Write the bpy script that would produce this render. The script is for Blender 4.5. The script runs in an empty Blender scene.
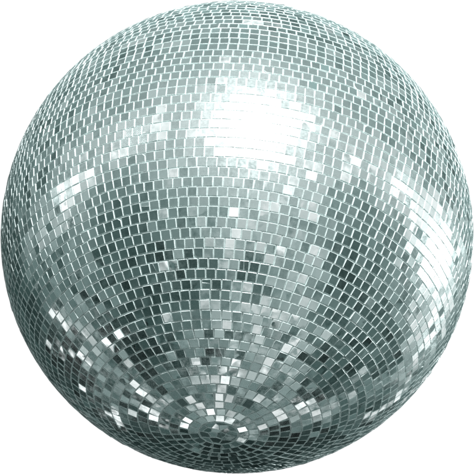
import bpy, math, random
from mathutils import Vector, Matrix

rnd = random.Random(7)
S = 0.25                       # ball radius in metres
D = 12.0                       # camera distance in ball radii
POLE_TILT = math.radians(52.8) # angle between the view axis and the ball's south pole
sc = bpy.context.scene
col = sc.collection

# ------------------------------------------------------------------ camera frame (ball axis = world z)
lat = POLE_TILT - math.pi / 2
C = Vector((0, -math.cos(lat), math.sin(lat)))
r0 = Vector((1, 0, 0))
u0 = C.cross(r0).normalized()
roll = math.radians(5.35)
RIGHT = math.cos(roll) * r0 + math.sin(roll) * u0
UP = math.cos(roll) * u0 - math.sin(roll) * r0
BALL = Vector((0, 0, 1.6))     # ball centre in the room


def to_world(x, y, z):
    return RIGHT * x + UP * y + C * z


cam = bpy.data.cameras.new('camera')
cam_o = bpy.data.objects.new('camera', cam)
col.objects.link(cam_o)
m = Matrix((RIGHT, UP, C)).transposed().to_4x4()
m.translation = BALL + C * (D * S)
cam_o.matrix_world = m
cam.sensor_width = 36
cam.sensor_fit = 'HORIZONTAL'
limb = 1 / math.sqrt(D * D - 1)
HALF = limb * 237.0 / 236.3
cam.lens = 18 / HALF
cam.clip_start = 0.05
cam.clip_end = 200
sc.camera = cam_o


def normal_at(px, py):
    """Ball normal and mirrored direction for a place on the ball."""
    x = (px - 237.0) / 236.3 * limb
    y = (237.0 - py) / 236.3 * limb
    d = Vector((x, y, -1)).normalized()
    o = Vector((0, 0, D))
    b = o.dot(d)
    disc = b * b - (D * D - 1)
    t = -b - math.sqrt(max(disc, 0))
    n = (o + d * t).normalized()
    r = d - 2 * d.dot(n) * n
    return to_world(*n), to_world(*r)


# ------------------------------------------------------------------ node helpers
def new_mat(name):
    mt = bpy.data.materials.new(name)
    mt.use_nodes = True
    nt = mt.node_tree
    nt.nodes.clear()
    return mt, nt


class G:
    def __init__(self, nt):
        self.nt = nt

    def node(self, kind, **kw):
        n = self.nt.nodes.new(kind)
        for k, v in kw.items():
            setattr(n, k, v)
        return n

    def set(self, sock, v):
        if isinstance(v, bpy.types.NodeSocket):
            self.nt.links.new(v, sock)
        else:
            sock.default_value = v

    def math(self, op, a, b=None, c=None, clamp=False):
        n = self.node('ShaderNodeMath', operation=op, use_clamp=clamp)
        self.set(n.inputs[0], a)
        if b is not None:
            self.set(n.inputs[1], b)
        if c is not None:
            self.set(n.inputs[2], c)
        return n.outputs[0]

    def vmath(self, op, a, b=None):
        n = self.node('ShaderNodeVectorMath', operation=op)
        self.set(n.inputs[0], a)
        if b is not None:
            self.set(n.inputs[1], b)
        return n

    def rng(self, v, a, b, lo=0.0, hi=1.0, smooth=True):
        n = self.node('ShaderNodeMapRange', interpolation_type='SMOOTHSTEP' if smooth else 'LINEAR')
        self.set(n.inputs[0], v)
        n.inputs[1].default_value = a
        n.inputs[2].default_value = b
        self.set(n.inputs[3], lo)
        self.set(n.inputs[4], hi)
        return n.outputs[0]

    def noise(self, vec, scale, detail=2.0, rough=0.5, out=0):
        n = self.node('ShaderNodeTexNoise')
        self.set(n.inputs['Vector'], vec)
        n.inputs['Scale'].default_value = scale
        n.inputs['Detail'].default_value = detail
        n.inputs['Roughness'].default_value = rough
        return n.outputs[out]


def lin(v):
    v /= 255.0
    return v / 12.92 if v <= 0.04045 else ((v + 0.055) / 1.055) ** 2.4


# ------------------------------------------------------------------ the surroundings the mirrors see (world light)
REFL = 0.80
GAIN = 1.12
# (px, py, radius, grey level, edge softness 0..1): light and dark patches painted into the world light,
# given by the place on the ball where each is mirrored
PATCH = [
    # upper part of the ball
    (237, 18, 70, 124, .9), (330, 25, 46, 94, .8), (405, 75, 36, 104, .8), (452, 150, 22, 104, .8), (100, 90, 60, 142, .8),
    (170, 85, 50, 142, .8), (380, 90, 45, 140, .8), (40, 150, 40, 122, .8),
    # painted glow round the key light, side bands, left rim
    (255, 130, 95, 160, 1.), (252, 128, 64, 178, 1.2), (256, 128, 42, 192, 1.4),
    (128, 138, 24, 178, .9), (165, 130, 20, 170, .9), (78, 178, 22, 172, .9), (70, 205, 16, 168, .9), (52, 215, 14, 140, .9),
    (345, 150, 24, 172, 1.2), (372, 158, 20, 176, 1.2), (398, 185, 20, 182, 1.2), (416, 212, 18, 186, 1.2),
    (436, 245, 22, 212, 1.2), (441, 285, 24, 210, 1.2), (433, 335, 20, 195, 1.2), (412, 362, 14, 170, 1.2),
    (14, 230, 40, 108, .8), (20, 300, 36, 78, .7), (45, 345, 34, 70, .7),
    # middle of the ball
    (250, 205, 60, 170, .5), (190, 205, 34, 138, .4), (185, 235, 26, 138, .3), (300, 195, 34, 178, .4),
    (130, 205, 26, 108, .5), (125, 235, 27, 88, .4), (98, 262, 24, 94, .4), (135, 268, 22, 70, .3), (160, 255, 14, 62, .2),
    (80, 245, 22, 108, .4), (60, 270, 18, 96, .4), (170, 285, 24, 74, .2),
    (195, 278, 16, 72, .2), (200, 262, 12, 66, .2), (222, 276, 16, 84, .2), (250, 268, 16, 84, .2), (268, 260, 10, 72, .2),
    (300, 262, 30, 168, .2), (290, 295, 26, 150, .2), (228, 238, 12, 190, .3), (215, 245, 7, 205, .3),
    (350, 205, 22, 124, .4), (370, 235, 24, 108, .4), (345, 262, 16, 74, .2), (355, 288, 19, 70, .3), (385, 285, 24, 98, .3),
    (335, 312, 14, 70, .2), (392, 325, 24, 100, .3), (375, 330, 20, 78, .2),
    # lower centre beam
    (250, 325, 36, 156, .2), (215, 318, 12, 170, .2), (240, 350, 34, 152, .2), (285, 345, 32, 152, .2), (240, 385, 34, 148, .2),
    (215, 400, 26, 136, .2), (270, 385, 26, 142, .2), (203, 350, 11, 74, .15), (214, 346, 9, 70, .15), (250, 352, 7, 92, .15),
    (170, 320, 20, 94, .2), (160, 350, 22, 78, .2), (172, 385, 16, 112, .3), (185, 372, 9, 160, .3),
    (330, 350, 24, 74, .2), (345, 375, 24, 58, .2), (322, 392, 16, 62, .2), (305, 352, 10, 108, .2), (375, 365, 22, 80, .2),
    (325, 335, 9, 160, .3), (348, 388, 6, 165, .3), (300, 372, 9, 96, .3),
    # lower left of the ball
    (135, 310, 22, 62, .2), (105, 305, 20, 88, .3), (98, 318, 10, 175, .3), (112, 335, 20, 60, .2), (85, 325, 14, 120, .2),
    (130, 350, 20, 56, .2), (95, 358, 14, 118, .2), (70, 350, 12, 112, .2), (68, 335, 7, 40, .2), (80, 372, 18, 32, .2), (62, 372, 12, 30, .2),
    (110, 385, 14, 120, .2), (128, 388, 12, 130, .2), (140, 395, 9, 48, .2), (150, 372, 14, 40, .2), (140, 412, 16, 92, .3), (120, 425, 18, 58, .2),
    (160, 428, 16, 72, .2), (175, 412, 12, 60, .2), (95, 405, 12, 60, .2),
    # under the ball
    (215, 436, 20, 104, .5), (200, 445, 12, 92, .4), (235, 455, 22, 40, .3), (290, 440, 24, 42, .3), (190, 458, 20, 50, .3), (330, 425, 18, 60, .3),
    (260, 464, 44, 28, .3), (335, 442, 26, 44, .3), (150, 442, 26, 44, .3), (260, 432, 9, 70, .2), (305, 425, 12, 92, .3), (350, 412, 16, 76, .3), (375, 405, 14, 84, .3), (400, 385, 10, 100, .3),
]
# small bright dots added to the world light for single-tile glints (px, py, radius, level as linear radiance)
SPOT = [(238, 213, 3.6, 1.6), (75, 341, 4, 1.1), (111, 343, 4, 1.2), (112, 372, 4.5, 1.0), (119, 329, 4, 1.2), (95, 346, 3.5, .9),
        (134, 379, 4.5, .9), (152, 403, 4.2, 1.2), (139, 406, 3.6, .8), (147, 415, 3.6, .9), (164, 421, 3.6, 1.2),
        (94, 394, 4.2, 1.0), (101, 401, 3.2, .9), (110, 409, 3.6, 1.3), (112, 416, 3.4, 1.4), (70, 325, 3.4, 1.0), (51, 313, 4, .9), (61, 318, 3, 1.1),
        (211, 412, 4.6, 1.3), (243, 426, 3.4, 1.5), (193, 418, 3.2, 1.1), (222, 419, 2.6, .8), (185, 346, 4.4, .9), (192, 356, 3.8, 1.1),
        (197, 370, 3.4, .9), (183, 374, 4.2, .8), (226, 373, 3.8, 1.0), (227, 382, 3.0, .9), (272, 374, 5.2, 1.6), (247, 372, 3.2, .9),
        (283, 414, 4.4, 1.2), (296, 413, 4.4, .8), (287, 421, 4.0, .8), (312, 403, 4.4, 1.1), (301, 404, 3.8, .6), (316, 410, 4.0, .6), (335, 407, 3.2, .7),
        (266, 425, 3.4, .8), (234, 306, 4.4, .8), (245, 306, 4.0, .6), (171, 266, 5, .9), (214, 236, 4.5, .7), (225, 242, 4.5, .8),
        (386, 404, 5, 1.0), (393, 399, 4.5, 1.0), (378, 413, 4.5, .9), (398, 392, 3, .8), (50, 345, 3, 1.2), (118, 418, 3, 1.0), (100, 408, 3, 1.0),
        (290, 187, 4, .9), (175, 175, 5, .8), (134, 185, 3, .9), (283, 252, 3, .8), (310, 168, 6, 1.0), (255, 22, 3.5, 1.2), (232, 57, 3, .9), (227, 63, 3, .9), (332, 33, 3.5, .9), (365, 92, 5, .7), (388, 106, 5, .7), (411, 78, 3, 1.0), (162, 132, 4, .9), (268, 23, 3, .8), (62, 352, 3.4, 1.1), (78, 356, 3.2, 1.0), (88, 368, 3.2, .9), (128, 394, 3.4, .9), (160, 385, 3.4, .8), (240, 398, 3.0, .8), (205, 404, 3.0, .7)]

world = bpy.data.worlds.new('World')
sc.world = world
world.use_nodes = True
nt = world.node_tree
nt.nodes.clear()
g = G(nt)
tc = g.node('ShaderNodeTexCoord')
dvec = tc.outputs['Generated']
dvec = g.vmath('NORMALIZE', dvec).outputs[0]
wn = g.noise(dvec, 5.0, 3.0, 0.55, out=1)
wn = g.vmath('SUBTRACT', wn, (0.5, 0.5, 0.5)).outputs[0]
sca = g.vmath('SCALE', wn)
sca.inputs['Scale'].default_value = 0.22
dw = g.vmath('NORMALIZE', g.vmath('ADD', dvec, sca.outputs[0]).outputs[0]).outputs[0]
sep = g.node('ShaderNodeSeparateXYZ')
g.set(sep.inputs[0], dvec)
zz = sep.outputs[2]
v = g.rng(zz, -0.12, 0.12, lin(106) / REFL, lin(138) / REFL)


def patch(v, vec, px, py, rad, level, soft):
    r = normal_at(px, py)[1]
    a = 2.0 * rad / 236.0
    dt = g.vmath('DOT_PRODUCT', vec, tuple(r)).outputs['Value']
    c_in, c_out = math.cos(a * (1 - 0.5 * soft)), math.cos(a * (1 + 0.5 * soft))
    mk = g.rng(dt, c_out, c_in)
    mx = g.node('ShaderNodeMix', data_type='FLOAT')
    g.set(mx.inputs[0], mk)
    g.set(mx.inputs[2], v)
    mx.inputs[3].default_value = level
    return mx.outputs[0]


for px, py, rad, lv, soft in PATCH:
    k = GAIN if lv > 100 or py < 325 else GAIN * (lv / 100.0) ** 1.0
    v = patch(v, dw, px, py, rad, k * lin(lv) / REFL, max(soft, .08))
# random hard-edged cells painted into the world light, lighter and darker, strongest below
vo = g.node('ShaderNodeTexVoronoi', feature='F1')
g.set(vo.inputs['Vector'], dw)
vo.inputs['Scale'].default_value = 7.5
cell = g.node('ShaderNodeSeparateColor')
g.set(cell.inputs[0], vo.outputs['Color'])
low = g.rng(zz, -0.05, -0.45)
mul = g.math('POWER', cell.outputs[0], 1.5)
mul = g.math('MULTIPLY_ADD', mul, 1.15, 0.56)
mul = g.math('ADD', g.math('MULTIPLY', g.math('SUBTRACT', mul, 1.0), low), 1.0)
v = g.math('MULTIPLY', v, mul)
vo2 = g.node('ShaderNodeTexVoronoi', feature='F1')
g.set(vo2.inputs['Vector'], dw)
vo2.inputs['Scale'].default_value = 15.0
cell2 = g.node('ShaderNodeSeparateColor')
g.set(cell2.inputs[0], vo2.outputs['Color'])
m2 = g.rng(cell2.outputs[1], 0.0, 1.0, -0.36, 0.42, smooth=False)
amt = g.math('ADD', g.math('MULTIPLY_ADD', low, 0.8, 0.25), g.rng(sep.outputs[1], -0.45, 0.05, 0.0, 1.9))
v = g.math('MULTIPLY', v, g.math('MAXIMUM', g.math('MULTIPLY_ADD', m2, amt, 1.0), 0.14))

# bright speckle added to the world light: ragged highlight edge, side sheens, stray glints
vo3 = g.node('ShaderNodeTexVoronoi', feature='F1')
g.set(vo3.inputs['Vector'], dw)
vo3.inputs['Scale'].default_value = 23.0
cell3 = g.node('ShaderNodeSeparateColor')
g.set(cell3.inputs[0], vo3.outputs['Color'])
GLIT = [(258, 126, 50, 1.0), (236, 98, 32, .24), (296, 118, 28, .28), (216, 128, 28, .24), (250, 160, 34, .26),
        (345, 150, 22, .46), (372, 160, 20, .46), (400, 186, 20, .52), (418, 212, 18, .56), (436, 245, 18, .62), (441, 282, 20, .6),
        (435, 325, 18, .5), (420, 355, 16, .5), (398, 395, 14, .4), (385, 406, 12, .55),
        (145, 136, 20, .4), (110, 150, 20, .38), (80, 178, 22, .42), (66, 208, 18, .32), (160, 132, 14, .5),
        (85, 335, 40, .13), (120, 385, 44, .16), (150, 412, 34, .16), (210, 418, 44, .07), (290, 412, 44, .18), (205, 365, 40, .10),
        (340, 400, 34, .12), (250, 240, 70, .04), (50, 310, 26, .12)]
pmax = None
for px, py, rad, pk in GLIT:
    q = normal_at(px, py)[1]
    dt = g.vmath('DOT_PRODUCT', dvec, tuple(q)).outputs['Value']
    a = 2.1 * rad / 236.0
    p = g.rng(dt, math.cos(a), math.cos(a * .2), 0.0, pk)
    pmax = p if pmax is None else g.math('MAXIMUM', pmax, p)
lit = g.rng(g.math('SUBTRACT', pmax, cell3.outputs[1]), 0.0, 0.10)
lit = g.math('MULTIPLY', lit, g.rng(cell3.outputs[0], 0.0, 1.0, 0.55, 1.0, smooth=False))
mx = g.node('ShaderNodeMix', data_type='FLOAT')
g.set(mx.inputs[0], lit)
g.set(mx.inputs[2], v)
mx.inputs[3].default_value = 1.7
v = mx.outputs[0]
fine = g.noise(dvec, 16.0, 3.0, 0.6)
v = g.math('MULTIPLY', v, g.rng(fine, 0.3, 0.7, 0.86, 1.14, smooth=False))
for px, py, rad, lv in SPOT:
    v = patch(v, dvec, px, py, rad * 1.12, lv * 1.7, .25)
comb = g.node('ShaderNodeCombineColor')
g.set(comb.inputs[0], g.math('MINIMUM', v, g.math('POWER', v, 1.25)))
g.set(comb.inputs[1], v)
g.set(comb.inputs[2], g.math('MINIMUM', v, g.math('POWER', v, 1.02)))
bg = g.node('ShaderNodeBackground')
g.set(bg.inputs[0], comb.outputs[0])
bg.inputs[1].default_value = 1.0
wo = g.node('ShaderNodeOutputWorld')
nt.links.new(bg.outputs[0], wo.inputs[0])
world.cycles.sampling_method = 'MANUAL'
world.cycles.sample_map_resolution = 1024


# ------------------------------------------------------------------ lamps
def area_lamp(name, px, py, dist, shape, sx, sy, power, color):
    d = normal_at(px, py)[1]
    L = bpy.data.lights.new(name, 'AREA')
    L.shape = shape
    L.size = sx
    if shape in ('RECTANGLE', 'ELLIPSE'):
        L.size_y = sy
    L.energy = power
    L.color = color
    o = bpy.data.objects.new(name, L)
    col.objects.link(o)
    o.location = BALL + d * dist
    o.rotation_euler = d.to_track_quat('Z', 'Y').to_euler()
    return o


area_lamp('key_lamp', 257, 126, 8.0, 'DISK', 2.2, 2.2, 1600, (1, 1, 1))
area_lamp('sheen_lamp', 439, 258, 8.0, 'ELLIPSE', 0.5, 1.3, 560, (0.96, 1, 1))

area_lamp('sheen_lamp', 403, 188, 8.0, 'DISK', 0.22, 0.22, 42, (0.96, 1, 1))  # added lamp, no known source: carries the right sheen upwards
area_lamp('sheen_lamp', 432, 332, 8.0, 'DISK', 0.22, 0.22, 45, (0.96, 1, 1))  # added likewise to carry the right sheen down
area_lamp('sheen_lamp', 66, 190, 8.0, 'DISK', 0.10, 0.10, 20, (0.96, 1, 1))  # small lamp added for the left sheen
area_lamp('sheen_lamp', 134, 138, 8.0, 'DISK', 0.10, 0.10, 14, (0.96, 1, 1))  # small lamp added for the bright band at upper left

# ------------------------------------------------------------------ materials
# mirror glass with dust, scratches and its own reflectivity on every tile
mirror, nt = new_mat('dusty_mirror')
g = G(nt)
at = g.node('ShaderNodeAttribute', attribute_name='tile_look')
sp = g.node('ShaderNodeSeparateColor')
g.set(sp.inputs[0], at.outputs['Color'])
refl, dust, seed = sp.outputs[0], sp.outputs[1], sp.outputs[2]
tco = g.node('ShaderNodeTexCoord').outputs['Object']
off = g.node('ShaderNodeCombineXYZ')
for i in range(3):
    g.set(off.inputs[i], g.math('MULTIPLY', seed, (37.0, 91.0, 53.0)[i]))
pv = g.vmath('ADD', tco, off.outputs[0]).outputs[0]
smear = g.noise(pv, 90.0, 4.0, 0.65)
fine = g.noise(pv, 420.0, 3.0, 0.6)
ca = g.node('ShaderNodeCombineColor')
g.set(ca.inputs[0], g.math('MULTIPLY', refl, 0.93))
g.set(ca.inputs[1], refl)
g.set(ca.inputs[2], g.math('MULTIPLY', refl, 0.995))
bump = g.node('ShaderNodeBump')
bump.inputs['Strength'].default_value = 0.16
bump.inputs['Distance'].default_value = 0.0006
g.set(bump.inputs['Height'], g.noise(pv, 60.0, 1.0, 0.4))
gl = g.node('ShaderNodeBsdfGlossy')
gl.distribution = 'GGX'
g.set(gl.inputs['Color'], ca.outputs[0])
g.set(gl.inputs['Roughness'], g.rng(smear, 0.42, 0.75, 0.015, 0.14, smooth=False))
g.set(gl.inputs['Normal'], bump.outputs[0])
gw = g.node('ShaderNodeBsdfGlossy')
gw.distribution = 'GGX'
gw.inputs['Color'].default_value = (0.75, 0.85, 0.84, 1)
gw.inputs['Roughness'].default_value = 0.24
m1 = g.node('ShaderNodeMixShader')
g.set(m1.inputs[0], g.rng(g.math('MULTIPLY_ADD', fine, 0.4, g.math('MULTIPLY', smear, 0.6)), 0.38, 0.62, 0.02, 0.30, smooth=False))
nt.links.new(gl.outputs[0], m1.inputs[1])
nt.links.new(gw.outputs[0], m1.inputs[2])
hz = g.node('ShaderNodeBsdfGlossy')              # faint broad gloss added for a bloom-like halo round highlights
hz.distribution = 'GGX'
hz.inputs['Color'].default_value = (0.84, 0.93, 0.92, 1)
hz.inputs['Roughness'].default_value = 0.36
m0 = g.node('ShaderNodeMixShader')
g.set(m0.inputs[0], g.rng(fine, 0.3, 0.7, 0.032, 0.064, smooth=False))
nt.links.new(m1.outputs[0], m0.inputs[1])
nt.links.new(hz.outputs[0], m0.inputs[2])
df = g.node('ShaderNodeBsdfDiffuse')
df.inputs['Color'].default_value = (0.10, 0.145, 0.142, 1)
lw = g.node('ShaderNodeLayerWeight')
lw.inputs['Blend'].default_value = 0.5
cosv = g.math('SUBTRACT', 1.02, lw.outputs['Facing'])
dd = g.math('MULTIPLY', dust, g.rng(smear, 0.3, 0.75, 0.4, 1.7, smooth=False))
fac = g.math('MINIMUM', g.math('DIVIDE', dd, g.math('POWER', cosv, 2.0)), 0.96)  # grazing-angle rise added to dull the rim, where the backdrop would mirror white
m2 = g.node('ShaderNodeMixShader')
g.set(m2.inputs[0], fac)
nt.links.new(m0.outputs[0], m2.inputs[1])
nt.links.new(df.outputs[0], m2.inputs[2])
out = g.node('ShaderNodeOutputMaterial')
nt.links.new(m2.outputs[0], out.inputs[0])


def matte(name, color, amount=0.25, scale=120.0, rough=0.8, spec=0.3, sheen=0.28):
    mt, nt = new_mat(name)
    g = G(nt)
    tco = g.node('ShaderNodeTexCoord').outputs['Object']
    n = g.noise(tco, scale, 4.0, 0.6)
    k = g.rng(n, 0.3, 0.7, 1 - amount, 1 + amount * .4, smooth=False)
    c = g.node('ShaderNodeCombineColor')
    for i in range(3):
        g.set(c.inputs[i], g.math('MULTIPLY', k, color[i]))
    p = g.node('ShaderNodeBsdfPrincipled')
    g.set(p.inputs['Base Color'], c.outputs[0])
    p.inputs['Roughness'].default_value = rough
    p.inputs['Specular IOR Level'].default_value = spec
    sh = g.node('ShaderNodeBsdfGlossy')          # broad gloss added so joints whiten near highlights, in place of bloom
    sh.inputs['Color'].default_value = (0.86, 0.95, 0.94, 1)
    sh.inputs['Roughness'].default_value = 0.34
    mxs = g.node('ShaderNodeMixShader')
    mxs.inputs[0].default_value = sheen
    nt.links.new(p.outputs[0], mxs.inputs[1])
    nt.links.new(sh.outputs[0], mxs.inputs[2])
    o = g.node('ShaderNodeOutputMaterial')
    nt.links.new(mxs.outputs[0], o.inputs[0])
    return mt


grout = matte('pale_glue', (0.33, 0.41, 0.40), 0.5, 150.0)
edge = matte('ground_glass_edge', (0.70, 0.79, 0.78), 0.4, 300.0, 0.5, 0.4, 0.10)


# ------------------------------------------------------------------ mesh pieces
class MB:
    def __init__(self):
        self.v, self.f, self.mi, self.look = [], [], [], []

    def tile(self, poly, o, ax, ay, n, look, thick=0.0072, cham=0.0009):
        """One mirror tile: flat top face, chamfered rim and sides (poly is ccw seen from outside)."""
        k = len(poly)
        cx = sum(p[0] for p in poly) / k
        cy = sum(p[1] for p in poly) / k
        b = len(self.v)
        for lvl in range(3):
            for (x, y) in poly:
                if lvl == 0:
                    rx, ry = x - cx, y - cy
                    L = math.hypot(rx, ry) or 1
                    s = max(0.4, 1 - cham * 1.41 / L)
                    p = o + ax * (cx + rx * s) + ay * (cy + ry * s)
                elif lvl == 1:
                    p = o + ax * x + ay * y - n * cham * .8
                else:
                    p = o + ax * x + ay * y - n * thick
                self.v.append(p * S)
        self.f.append([b + i for i in range(k)])
        self.mi.append(0)
        self.look.append(look)
        for lvl in range(2):
            for i in range(k):
                j = (i + 1) % k
                self.f.append([b + lvl * k + j, b + lvl * k + i, b + (lvl + 1) * k + i, b + (lvl + 1) * k + j])
                self.mi.append(1)
                self.look.append(look)

    def build(self, name, mats, parent):
        me = bpy.data.meshes.new(name)
        me.from_pydata([tuple(p) for p in self.v], [], self.f)
        for mt in mats:
            me.materials.append(mt)
        me.polygons.foreach_set('material_index', self.mi)
        a = me.attributes.new('tile_look', 'FLOAT_COLOR', 'FACE')
        a.data.foreach_set('color', [c for l in self.look for c in (l[0], l[1], l[2], 1.0)])
        me.update()
        o = bpy.data.objects.new(name, me)
        col.objects.link(o)
        o.parent = parent
        return o


def frame_at(colat, az):
    """Outward normal, east and towards-south-pole axes; colat is measured from the south pole."""
    sn, cs = math.sin(colat), math.cos(colat)
    n = Vector((sn * math.cos(az), sn * math.sin(az), -cs))
    e = Vector((-math.sin(az), math.cos(az), 0))
    s = n.cross(e)
    return n, e, s


def look():
    r = min(0.9, max(0.55, rnd.gauss(0.79, 0.05)))
    d = min(0.3, max(0.008, rnd.lognormvariate(math.log(0.036), 0.5)))
    q = rnd.random()
    if q < 0.012:
        d = rnd.uniform(0.25, 0.6)
    elif q < 0.06:
        d = rnd.uniform(0.08, 0.16)
    return (r, d, rnd.random())


def tilted(n, e, s, sig, turn=0.012):
    a, b = rnd.gauss(0, sig), rnd.gauss(0, sig)
    n2 = (n + e * a + s * b).normalized()
    e2 = (e - n2 * e.dot(n2)).normalized()
    t = rnd.gauss(0, turn)
    s2 = n2.cross(e2)
    e3 = e2 * math.cos(t) + s2 * math.sin(t)
    return n2, e3, n2.cross(e3)


def rect(hw, hh):
    j = lambda: rnd.gauss(0, 0.0005)
    return [(-hw + j(), -hh + j()), (hw + j(), -hh + j()), (hw + j(), hh + j()), (-hw + j(), hh + j())]


def split_poly(p, a, c):
    """Cut a convex polygon by the line through angle a, offset c; returns both pieces."""
    nx, ny = math.cos(a), math.sin(a)
    out = [[], []]
    for i in range(len(p)):
        q, r = p[i], p[(i + 1) % len(p)]
        dq, dr = q[0] * nx + q[1] * ny - c, r[0] * nx + r[1] * ny - c
        out[0 if dq >= 0 else 1].append(q)
        if dq * dr < 0:
            t = dq / (dq - dr)
            x = (q[0] + (r[0] - q[0]) * t, q[1] + (r[1] - q[1]) * t)
            out[0].append(x)
            out[1].append(x)
    return out


# the ball: an empty at its lowest point parents its parts
ball = bpy.data.objects.new('disco_ball', None)
col.objects.link(ball)
ball.location = BALL - Vector((0, 0, S))
ball['label'] = 'large round disco ball covered in rows of small square mirror tiles'
ball['category'] = 'disco ball'
CEN = Vector((0, 0, 1.0))      # ball centre in the empty's frame, in radii

ROW = 0.04066
rows = [k * ROW for k in range(2, 6)]
c = 5 * ROW
while c < math.pi - 0.09:
    step = 0.0455 if len(rows) < 8 else ROW * (1 + rnd.gauss(0, 0.022))
    c += step
    rows.append(c)

W = 0.0398
tiles = MB()
phase = 0.0
for k in range(len(rows) - 1):
    c0, c1 = rows[k], rows[k + 1]
    cm = (c0 + c1) / 2
    hh = (c1 - c0) / 2 - 0.0019
    circ = 2 * math.pi * math.sin(cm)
    n_full = int(circ / W)
    left = circ - n_full * W
    widths = [W] * n_full
    if left > 0.45 * W:
        widths.append(left)
    else:
        widths = [w + left / n_full for w in widths]
    if rnd.random() > 0.35:
        phase += rnd.uniform(0, W) / math.sin(cm)
    az = phase + (rnd.random() * 6.28 if k == 0 else 0)
    row_tilt = rnd.gauss(0, 0.004)
    drift = 0.0
    for w in widths:
        da = w / math.sin(cm)
        a = az + da / 2 + drift / math.sin(cm)
        az += da
        drift = 0.8 * drift + rnd.gauss(0, 0.0005)
        n, e, s = frame_at(cm + rnd.gauss(0, 0.0004), a)
        q = rnd.random()
        sig = 0.0125 + 0.013 * max(0, n.dot(RIGHT))
        if cm < 0.75:
            sig = 0.036
        if q < 0.07:
            sig = 0.05
        n2, e2, s2 = tilted((n + s * row_tilt).normalized(), e, s, sig, 0.05 if k < 4 else 0.014)
        hw = w / 2 - rnd.uniform(0.0017, 0.0024) - (rnd.uniform(0, 0.003) if k < 4 else 0)
        hv = hh - rnd.uniform(0, 0.0004)
        o = CEN + n * (1.0 + rnd.gauss(0, 0.0004))
        p = rect(hw, hv)
        u = rnd.random()
        if u < 0.009:                                   # a chipped corner
            ang = rnd.choice((0.8, 2.3, 3.9, 5.5)) + rnd.gauss(0, .15)
            big = split_poly(p, ang, 0.017)[1]
            tiles.tile(big if len(big) > 3 else p, o, e2, s2, n2, look())
        elif u < 0.014:                                # a cracked tile, its halves set at two tilts
            pa, pb = split_poly(p, rnd.uniform(0, 6.28), rnd.uniform(-.006, .006))
            for pc in (pa, pb):
                if len(pc) > 2:
                    n3, e3, s3 = tilted(n2, e2, s2, 0.03)
                    tiles.tile(pc, o, e3, s3, n3, look())
        else:
            tiles.tile(p, o, e2, s2, n2, look())
tiles.build('mirror_tiles', [mirror, edge], ball)

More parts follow.
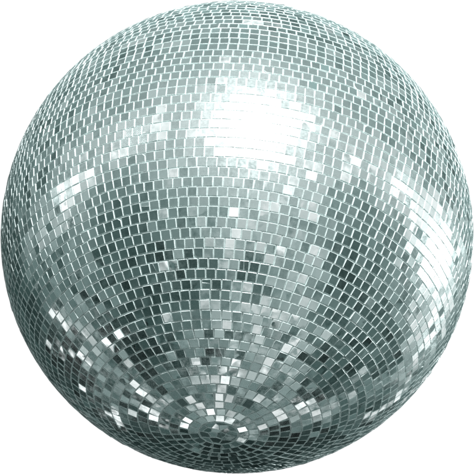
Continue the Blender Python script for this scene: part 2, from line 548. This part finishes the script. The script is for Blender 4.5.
# broken pieces of mirror closing the round hole at the bottom
mos = MB()
seeds = []
while len(seeds) < 17:
    x, y = rnd.uniform(-.075, .075), rnd.uniform(-.075, .075)
    if math.hypot(x, y) < .074 and all(math.hypot(x - a, y - b) > .024 for a, b in seeds):
        seeds.append((x, y))
for i, (sx, sy) in enumerate(seeds):
    p = [(.0775 * math.cos(t * math.pi / 14), .0775 * math.sin(t * math.pi / 14)) for t in range(28)]
    for j, (tx, ty) in enumerate(seeds):
        if j == i:
            continue
        dx, dy = tx - sx, ty - sy
        L = math.hypot(dx, dy)
        mid = ((sx + tx) / 2 * dx + (sy + ty) / 2 * dy) / L
        p = split_poly(p, math.atan2(dy, dx), mid - 0.0011)[1]
        if len(p) < 3:
            break
    if len(p) < 3:
        continue
    cx = sum(a for a, b in p) / len(p)
    cy = sum(b for a, b in p) / len(p)
    loc = [(a - cx, b - cy) for a, b in p]
    n = Vector((cx, cy, -math.sqrt(1 - cx * cx - cy * cy)))
    ax = Vector((0, 1, 0))
    e = (ax - n * ax.dot(n)).normalized()
    s = n.cross(e)
    # local map: keep the flat layout, x -> s-ish, y -> e-ish
    n2, e2, s2 = tilted(n, e, s, 0.06)
    lay = [((b), (a) * (1 if s.x > 0 else -1)) for a, b in loc]
    area = sum(lay[q][0] * lay[(q + 1) % len(lay)][1] - lay[(q + 1) % len(lay)][0] * lay[q][1] for q in range(len(lay)))
    if area < 0:
        lay.reverse()
    lk = look()
    mos.tile(lay, CEN + n * 1.0, e2, s2, n2, (lk[0] * .9, max(lk[1], .06), lk[2]), cham=0.0008)
patch_o = mos.build('bottom_mosaic', [mirror, edge], ball)
patch_o['label'] = 'round patch of irregular broken mirror pieces at the bottom'

# the glue-covered core between the tiles
import bmesh
bm = bmesh.new()
bmesh.ops.create_uvsphere(bm, u_segments=256, v_segments=160, radius=0.9966 * S)
for vtx in bm.verts:
    vtx.co *= 1 + rnd.gauss(0, 0.0004)
for f in bm.faces:
    f.smooth = True
me = bpy.data.meshes.new('core')
bm.to_mesh(me)
bm.free()
me.materials.append(grout)
core = bpy.data.objects.new('core', me)
col.objects.link(core)
core.parent = ball
core.location = (0, 0, S)

# ------------------------------------------------------------------ white backdrop behind the ball
bk, nt = new_mat('glowing_white')
g = G(nt)
em = g.node('ShaderNodeEmission')  # the sheet glows by itself to stay pure white; no lamp lights it
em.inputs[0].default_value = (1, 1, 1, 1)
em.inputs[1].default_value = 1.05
out = g.node('ShaderNodeOutputMaterial')
nt.links.new(em.outputs[0], out.inputs[0])
hs, dist, N = 2.15 * S, 4.0 * S, 24
vs, fs = [], []
for i in range(N + 1):
    for j in range(N + 1):
        x, y = (i / N * 2 - 1), (j / N * 2 - 1)
        vs.append(tuple(BALL + RIGHT * x * hs + UP * y * hs - C * (dist - 0.06 * S * (x * x) ** 2)))
for i in range(N):
    for j in range(N):
        a = i * (N + 1) + j
        fs.append((a, a + N + 1, a + N + 2, a + 1))
me = bpy.data.meshes.new('backdrop')
me.from_pydata(vs, [], fs)
me.materials.append(bk)
bo = bpy.data.objects.new('backdrop', me)
col.objects.link(bo)
bo['kind'] = 'structure'
bo['label'] = 'plain bright white backdrop behind the disco ball'

# ------------------------------------------------------------------ render settings
sc.render.engine = 'CYCLES'
sc.cycles.use_denoising = False
sc.cycles.max_bounces = 6
sc.cycles.glossy_bounces = 4
sc.cycles.sample_clamp_indirect = 6.0
sc.cycles.filter_width = 2.1
sc.view_settings.view_transform = 'Standard'
sc.view_settings.look = 'None'
sc.view_settings.exposure = 0
sc.view_settings.gamma = 1
